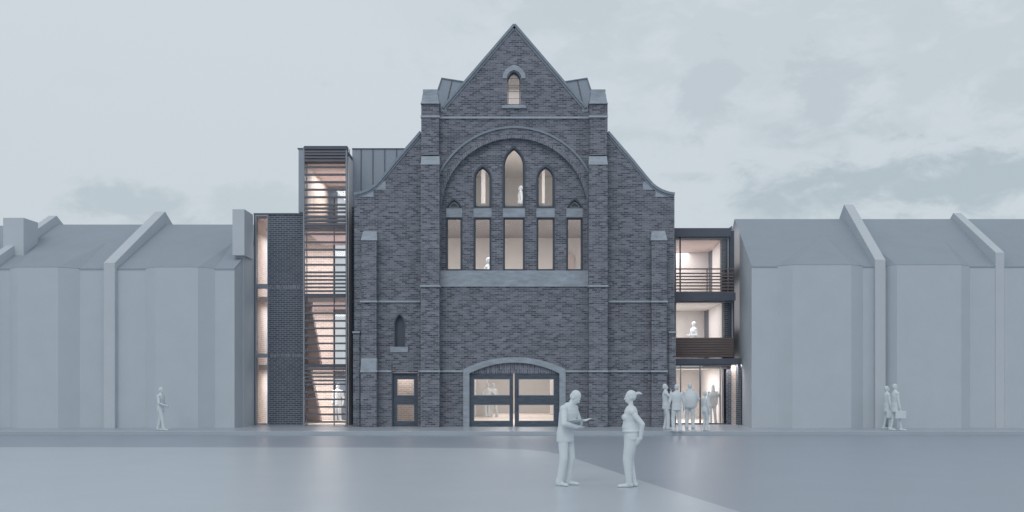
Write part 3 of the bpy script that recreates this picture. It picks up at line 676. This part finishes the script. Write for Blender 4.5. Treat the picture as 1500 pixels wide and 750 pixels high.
# ------------------------------------------------------------------ people
def ik(s, h, l1, l2, pole):
    s, h, pole = Vector(s), Vector(h), Vector(pole)
    d = h - s; D = min(d.length, (l1 + l2) * .999); dn = d.normalized(); h2 = s + dn * D
    a = (l1 * l1 - l2 * l2 + D * D) / (2 * D); r = math.sqrt(max(0, l1 * l1 - a * a))
    pn = (pole - dn * pole.dot(dn)).normalized()
    return s + dn * a + pn * r, h2
class Body:
    def __init__(s): s.bm = bmesh.new()
    def ell(s, c, r, rot=None, seg=16):
        m = Matrix.Translation(c) @ (rot.to_4x4() if rot else Matrix()) @ Matrix.Diagonal((*r, 1))
        bmesh.ops.create_uvsphere(s.bm, u_segments=seg, v_segments=seg // 2 + 2, radius=1, matrix=m)
    def seg(s, a, b, r0, r1, n=14, flat=1.0, ax=None):
        a, b = Vector(a), Vector(b); d = (b - a)
        if d.length < 1e-5: return
        q = d.normalized().to_track_quat('Z', 'Y').to_matrix()
        if ax is not None:
            z = d.normalized(); x = Vector(ax); x = (x - z * x.dot(z)).normalized(); y = z.cross(x); q = Matrix((x, y, z)).transposed()
        rings = []
        K = 5
        for i in range(K, 0, -1): rings.append((-r0 * math.sin(i / K * math.pi / 2) , r0 * math.cos(i / K * math.pi / 2) + 1e-4))
        rings.append((0, r0)); rings.append((d.length, r1))
        for i in range(1, K + 1): rings.append((d.length + r1 * math.sin(i / K * math.pi / 2), r1 * math.cos(i / K * math.pi / 2) + 1e-4))
        vs = []
        for t, r in rings:
            vs.append([s.bm.verts.new(a + q @ Vector((r * math.cos(2 * math.pi * k / n), r * flat * math.sin(2 * math.pi * k / n), t))) for k in range(n)])
        s.skin(vs)
    def skin(s, vs):
        n = len(vs[0])
        for A, B in zip(vs[:-1], vs[1:]):
            for k in range(n): s.bm.faces.new((A[k], A[(k + 1) % n], B[(k + 1) % n], B[k]))
        s.bm.faces.new(vs[0][::-1]); s.bm.faces.new(vs[-1])
    def rings(s, L, n=24):
        vs = []
        for cx, cy, cz, a, b in L:
            vs.append([s.bm.verts.new((cx + a * math.cos(t), cy + b * math.sin(t), cz)) for t in [2 * math.pi * k / n for k in range(n)]])
        s.skin(vs)
    def hand(s, w, d, n, side, curl=.5, fing=True):
        """wrist w, pointing d, palm facing n"""
        w, d, n = Vector(w), Vector(d).normalized(), Vector(n); n = (n - d * n.dot(d)).normalized(); t = d.cross(n) * side   # t: towards thumb
        q = Matrix((t, n, d)).transposed()
        s.ell(w + d * .045, (.041, .017, .055), q, 12)
        s.seg(w - d * .02, w + d * .03, .028, .03, 10)
        for i, ln in enumerate((.072, .08, .075, .058)):
            b = w + d * .082 + t * (.028 - .0185 * i)
            d1 = (d + n * curl * .7).normalized(); m1 = b + d1 * ln * .5; d2 = (d + n * curl * 2.0).normalized()
            s.seg(b - d * .02, m1, .0105, .0098, 8); s.seg(m1, m1 + d2 * ln * .5, .0098, .0085, 8)
        b = w + d * .022 + t * .03; dt = (d * .75 + t * .65 + n * .25).normalized()
        s.seg(b, b + dt * .04, .014, .012, 8); s.seg(b + dt * .04, b + dt * .04 + (dt + n * .5 + d * .4).normalized() * .03, .0115, .0095, 8)

def person(label, px, py, head_py, yaw, Y=None, floor=PZ, build='man', feet=None, lhand=None, rhand=None, lpole=(-.6, -1, -.2), rpole=(.6, -1, -.2), lean=0.0, hp=0, hy=0, top='jacket', hair='short', wide=1.0,
           voxel=.011, group=None, lpalm=None, rpalm=None, ldir=None, rdir=None, curl=.5, belly=0, legs='trousers', height=None, lt=1.0):
    if Y is None: Y = (EYE - floor) * F / (py - HZ)
    Hh = height if height else ((HZ - head_py) * Y / F + EYE - floor)
    B = Body(); fem = build == 'woman'
    feet = feet or ((-.1, 0, 0), (.1, .03, 0))
    sw = .165 if fem else .185
    def T(x, y, z):   # lean above the hips
        k = max(0, z - .95); return Vector((x, y + lean * k + lean * .5 * k * k, z - .25 * lean * lean * k))
    # legs (left = -x)
    for sd, (fx, fy, dang) in zip((-1, 1), feet):
        hip = Vector((sd * .082, 0, .93)); ank = Vector((fx, fy - .03, .085)); fd = Vector((math.sin(dang), math.cos(dang), 0))
        knee, ank2 = ik(hip, ank, .437, .418, fd + Vector((0, .2, 0)))
        rk, ra = (.066, .048) if fem else (.076, .064)
        if legs == 'slim': rk, ra = .056, .04
        rk *= lt; ra *= (lt + 1) / 2
        B.seg(hip, knee, .104 * lt, rk, 16); B.seg(knee, ank2 + Vector((0, 0, -.02)), rk, ra, 16)
        if not fem: B.seg(ank2 + Vector((0, 0, .02)), ank2 + Vector((0, 0, -.03)) - fd * .005, ra * 1.08, ra * 1.12, 14)
        h = ank2 + Vector((0, 0, -.035)) - fd * .035; to = ank2 + fd * .15; to.z = .03
        B.seg((h.x, h.y, .045), to, .042, .034, 12, ax=(fd.y, -fd.x, 0)); B.ell((to + fd * .01 + Vector((0, 0, -.002))), (.043, .055, .03), Matrix.Rotation(-dang, 3, 'Z'))
        B.ell((ank2.x, ank2.y, .075), (.045, .06, .05))
    # pelvis and torso
    wv = wide
    if fem:
        tor = [(.80, .13, .10, 0), (.88, .172, .125, -.01), (.96, .168, .122, -.008), (1.08, .128 + belly * .4, .095 + belly, 0), (1.18, .135, .10 + belly * .5, 0), (1.28, .152, .108, 0), (1.38, .16, .1, 0), (1.44, .12, .078, -.005), (1.475, .06, .055, 0)]
        if top == 'jacket': tor = [(.80, .175, .13, 0)] + [(z, a * 1.08, b * 1.1, y) for z, a, b, y in tor[1:]]
    else:
        tor = [(.82, .14, .105, 0), (.88, .168, .118, 0), (.96, .168, .12, 0), (1.07, .158 + belly * .3, .11 + belly, 0), (1.2, .172, .118 + belly * .4, 0), (1.3, .188, .124, 0), (1.37, .186, .112, -.005), (1.42, .16, .095, -.008), (1.46, .115, .08, -.006), (1.5, .068, .062, 0)]
        if top == 'jacket': tor = [(.79, .172, .135, 0), (.83, .178, .138, 0)] + [(z, a * 1.06, b * 1.1, y) for z, a, b, y in tor[1:]]
        if top == 'cape': tor = [(.78, .16, .13, 0), (.84, .2, .16, 0), (.98, .225, .18, 0), (1.12, .232, .185, 0), (1.26, .215, .165, 0), (1.37, .18, .125, 0), (1.43, .125, .1, 0), (1.5, .07, .065, 0)]
        if top == 'coat': tor = [(.70, .20, .15, 0), (.74, .205, .155, 0)] + [(z, a * 1.16, b * 1.15, y) for z, a, b, y in tor[1:]]
    L_ = []
    for z, a, b, y in tor:
        p = T(0, y, z); L_.append((p.x, p.y, p.z, a * wv, b * (1 + (wv - 1) * .6)))
    B.rings(L_)
    if top in ('jacket', 'shirt'):
        p = T(0, 0, 1.03); B.rings([(p.x, p.y, 1.0, .158 * wv + belly * .3, .112 + belly), (p.x, p.y, 1.02, .165 * wv + belly * .3, .12 + belly), (p.x, p.y, 1.04, .156 * wv + belly * .3, .11 + belly)]) if top == 'shirt' else None
    if fem:
        for sd in (-1, 1): B.ell(T(sd * .07, .105, 1.265), (.066, .06, .062))
    # arms
    sz = 1.385 if not fem else 1.37
    thick = 1.12 if top in ('jacket', 'coat') else 1.0
    for sd, hnd, pole, palm, dr in ((-1, lhand, lpole, lpalm, ldir), (1, rhand, rpole, rpalm, rdir)):
        sh = T(sd * sw * wv ** .5, 0, sz); tgt = Vector(hnd) if hnd is not None else Vector((sd * (sw + .07) * wv ** .5, .03, .86 if not fem else .85))
        el, wr = ik(sh, tgt, .29, .255, pole)
        B.ell(sh, (.068 * thick, .066 * thick, .066 * thick)); B.seg(sh, el, .056 * thick, .047 * thick, 14); B.seg(el, wr, .047 * thick, .036 * thick, 14)
        B.seg(wr - (wr - el).normalized() * .02, wr, .038 * thick, .039 * thick, 12)
        dd = Vector(dr) if dr else (wr - el).normalized()
        B.hand(wr + dd.normalized() * .012, dd, palm or (-sd, 0, 0), sd if not palm else sd, curl)
    # neck and head
    nb = T(0, -.005, 1.46); pr = math.radians(hp); yr = math.radians(hy)
    RH = Matrix.Rotation(yr, 3, 'Z') @ Matrix.Rotation(-pr, 3, 'X')
    def hd(x, y, z): return nb + RH @ Vector((x, y, z))
    def he(x, y, z, a, b, c, rot=None): B.ell(hd(x, y, z), (a, b, c), RH if rot is None else RH @ rot, 18)
    B.seg(nb - Vector((0, 0, .03)), hd(0, .0, .1), .056 if not fem else .048, .05 if not fem else .043, 14)
    he(0, -.008, .2, .074, .092, .088)            # skull
    he(0, .03, .145, .058, .062, .075)            # face
    he(0, .048, .092, .036, .034, .03)            # chin
    B.seg(hd(0, .088, .175), hd(0, .108, .145), .009, .015, 8); he(0, .088, .185, .02, .012, .02)   # nose
    he(-.026, .083, .192, .022, .012, .008); he(.026, .083, .192, .022, .012, .008)                   # brows
    he(0, .089, .112, .022, .012, .006); he(0, .087, .101, .02, .012, .006)                           # lips
    he(-.028, .075, .172, .012, .011, .008); he(.028, .075, .172, .012, .011, .008)                 # eyes
    for sd in (-1, 1): he(sd * .076, -.002, .158, .011, .02, .031)
    # hair
    he(0, -.018, .212, .082, .095, .087)
    if hair == 'short': he(0, -.035, .17, .076, .075, .075)
    if hair == 'long':
        he(0, -.045, .15, .082, .07, .12); B.seg(hd(0, -.055, .15), hd(0, -.06, .02), .072, .05, 12)
    if hair == 'ponytail':
        he(0, -.04, .185, .078, .074, .08); B.seg(hd(0, -.1, .225), hd(0, -.155, .235), .024, .026, 10); B.seg(hd(0, -.155, .235), hd(0, -.2, .222), .028, .018, 10)
    if hair == 'bun':
        he(0, -.03, .19, .078, .08, .08); he(0, -.04, .3, .04, .04, .035)
    if hair == 'hood':
        he(0, -.03, .15, .09, .09, .12); B.seg(hd(0, -.04, .1), hd(0, -.05, .02), .085, .09, 12)
    # one continuous surface
    me = bpy.data.meshes.new('person'); B.bm.to_mesh(me); B.bm.free()
    ob = bpy.data.objects.new('tmp', me); COL.objects.link(ob)
    md = ob.modifiers.new('r', 'REMESH'); md.mode = 'VOXEL'; md.voxel_size = voxel; md.use_smooth_shade = True
    sm = ob.modifiers.new('s', 'SMOOTH'); sm.factor = .5; sm.iterations = 2
    dg = bpy.context.evaluated_depsgraph_get(); me2 = bpy.data.meshes.new_from_object(ob.evaluated_get(dg)); bpy.data.objects.remove(ob); bpy.data.meshes.remove(me)
    zs_ = [v.co.z for v in me2.vertices]; top_z = max(zs_)
    sc = Hh / top_z
    for v in me2.vertices: v.co.z = max(v.co.z, .004) ; v.co *= sc
    for p in me2.polygons: p.use_smooth = True
    me2.materials.clear(); me2.name = 'person'
    o = finish(me2, 'person', M['figure'])
    o.location = (X(px, Y), Y, floor - .003); o.rotation_euler = (0, 0, R(yaw))
    o['label'] = label; o['category'] = 'person'
    if group: o['group'] = group
    o['_s'] = sc
    return o
def at(o, v):
    s = o['_s']; return Matrix.Translation(o.location) @ o.rotation_euler.to_matrix().to_4x4() @ (Vector(v) * s)

# foreground man reading, facing right
rd = person('white figure of a man in the foreground with head bowed over an open folder', 828, 711, 574.5, -122, floor=.014, feet=((-.1, .03, -.2), (.11, -.02, .3)), wide=1.12,
            lhand=(-.07, .25, 1.08), rhand=(.09, .27, 1.07), lpole=(-1, -.25, -.5), rpole=(1, -.2, -.5), lean=.15, hp=40, hy=8, top='jacket', voxel=.008, lpalm=(.3, 0, 1), rpalm=(-.3, 0, 1), curl=.35, height=1.83)
fo = MB(); 
for s in (-1, 1): fo.loft([(0, .17, 1.125), (0, .42, 1.165), (0, .42, 1.173), (0, .17, 1.133)], [(s * .23, .17, 1.17), (s * .23, .42, 1.21), (s * .23, .42, 1.218), (s * .23, .17, 1.178)])
fob = fo.build('folder', M['figure']); fob.location = rd.location; fob.rotation_euler = rd.rotation_euler; fob.scale = (rd['_s'],) * 3
fob['label'] = 'open white folder held by the bowed man in the foreground'; fob['category'] = 'folder'
# foreground woman, facing left, hand on hip
person('white figure of a woman in the foreground with ponytail and hand on hip', 925, 713.5, 573, 90, floor=.014, build='woman', feet=((-.05, .08, -.1), (.06, -.02, .1)), belly=.05,
       lhand=(-.2, -.14, .90), rhand=(.22, -.1, .90), lpole=(-.5, -1, 0), rpole=(.5, -1, 0), wide=1.3, lt=1.28, hp=4, hy=0, top='shirt', hair='ponytail', voxel=.008, ldir=(.2, .45, -.6), lpalm=(1, 0, 0), curl=.3, rdir=(-.2, .45, -.6), height=1.83, lean=.02)
# lone man at far left
person('lone white figure of a walking man before the grey houses on the left', 235.5, 630.5, 567, -100, feet=((-.08, -.12, 0), (.09, .22, .2)), lhand=(-.2, .2, .98), rhand=(.14, .26, 1.02), rpole=(1, -1, -.2), top='jacket', hp=8)
gp_ = 'people gathered at the glazed entrance'
person('white figure with one hand raised to the face, leftmost of those at the entrance', 975, 629, 562, -95, lhand=(-.16, .1, .9), rhand=(.05, .2, 1.42), rpole=(1, -.2, -1), rdir=(0, .1, 1), rpalm=(0, -1, 0), top='jacket', feet=((-.1, .0, 0), (.09, .12, 0)), hp=-2, group=gp_)
person('white figure seen from behind with arms hanging, second from left at the entrance', 991, 632.2, 562.5, 8, feet=((-.13, 0, -.2), (.13, 0, .2)), lhand=(-.29, .06, .86), rhand=(.29, .04, .86), top='jacket', group=gp_, wide=1.02)
person('broad white figure in a wide cape, third from left at the entrance', 1010.5, 627.5, 560.5, -12, feet=((-.12, .03, -.1), (.12, -.02, .2)), lhand=(-.14, .24, 1.08), rhand=(.2, .16, .95), rpole=(1, -.2, 0), lpole=(-1, -.3, 0), top='cape', wide=1.2, group=gp_)
person('small slim white figure standing half in front of the doors, fourth at the entrance', 1033, 631.3, 572.5, -60, build='woman', feet=((-.08, 0, 0), (.09, .04, .1)), lhand=(-.14, .26, .98), lpole=(-1, -1, 0), top='shirt', hair='short', group=gp_)
person('large white figure behind the entrance glass, rightmost of those at the entrance', 1044, None, 563, 10, Y=45.3, floor=PZ + .013, feet=((-.1, .0, 0), (.13, .02, .2)), rhand=(.34, .06, .9), rpole=(1, -.6, 0), top='cape', hair='hood', wide=1.08, group=gp_)
# pair at far right with cases
c1 = person('white figure carrying a case, left of the pair by the houses on the right', 1299.5, 628.5, 565, -93, build='man', feet=((-.09, -.08, 0), (.09, .1, 0)), lhand=(-.24, .08, .84), rhand=(.24, .1, .84), top='coat', legs='slim')
c2 = person('white figure carrying a square case, right of the pair by the houses on the right', 1311.5, 630.8, 562, -88, feet=((-.09, -.1, 0), (.09, .22, .1)), lhand=(-.22, .06, .86), rhand=(.24, .08, .84), top='coat', legs='slim')
for o, lb, fy in ((c1, 'pale square case held by the left one of the pair on the right', .10), (c2, 'pale square case held by the right one of the pair on the right', .10)):
    b = MB().box(.2, .29, fy - .2, fy + .2, .46, .74).build('briefcase', M['figure'], bevel=.012)
    hdl = MB().box(.235, .255, fy - .07, fy - .055, .74, .79).box(.235, .255, fy + .055, fy + .07, .74, .79).box(.235, .255, fy - .07, fy + .07, .775, .79).build('handle', M['figure'])
    hdl.parent = b
    b.location = o.location; b.rotation_euler = o.rotation_euler; b.scale = (o['_s'],) * 3
    b['label'] = lb; b['category'] = 'briefcase'; b['group'] = 'cases carried by the pair on the right'
# people inside
person('white figure standing on the ground floor of the stair tower behind the louvres', 495, None, 568, 165, Y=46, floor=fl[0], voxel=.013, top='jacket', height=1.72)
person('white figure behind the middle floor window of the glazed wing', 1016, None, 471, 110, Y=46.6, floor=f1 - .045, voxel=.013, lhand=(-.15, .2, 1.1), rhand=(.12, .28, 1.12), height=1.72)
person('white figure high in the tall central lancet window of the church', 762.5, None, 266, 95, Y=48, floor=9.2, voxel=.012, height=1.75)
person('white figure low in the second window from the left of the lower church row', 712, None, 377, -100, Y=45, floor=5.1, voxel=.012, lhand=(-.1, .3, 1.3), rhand=(.12, .3, 1.3), lean=.1, hp=15, height=None)
person('white figure inside the arched doorway, left one of the pair there', 714, None, 561, 20, Y=52.5, floor=PZ + .01, voxel=.013, top='coat', wide=1.1, rhand=(.3, .2, 1.1), height=1.72)
person('white figure inside the arched doorway leaning to its companion, right one of the pair', 723, None, 562, 40, Y=52.9, floor=PZ + .01, voxel=.013, top='jacket', height=1.7, lean=.05, feet=((-.1, .1, 0), (.14, -.08, .2)))
for o in list(COL.objects):
    if '_s' in o: del o['_s']
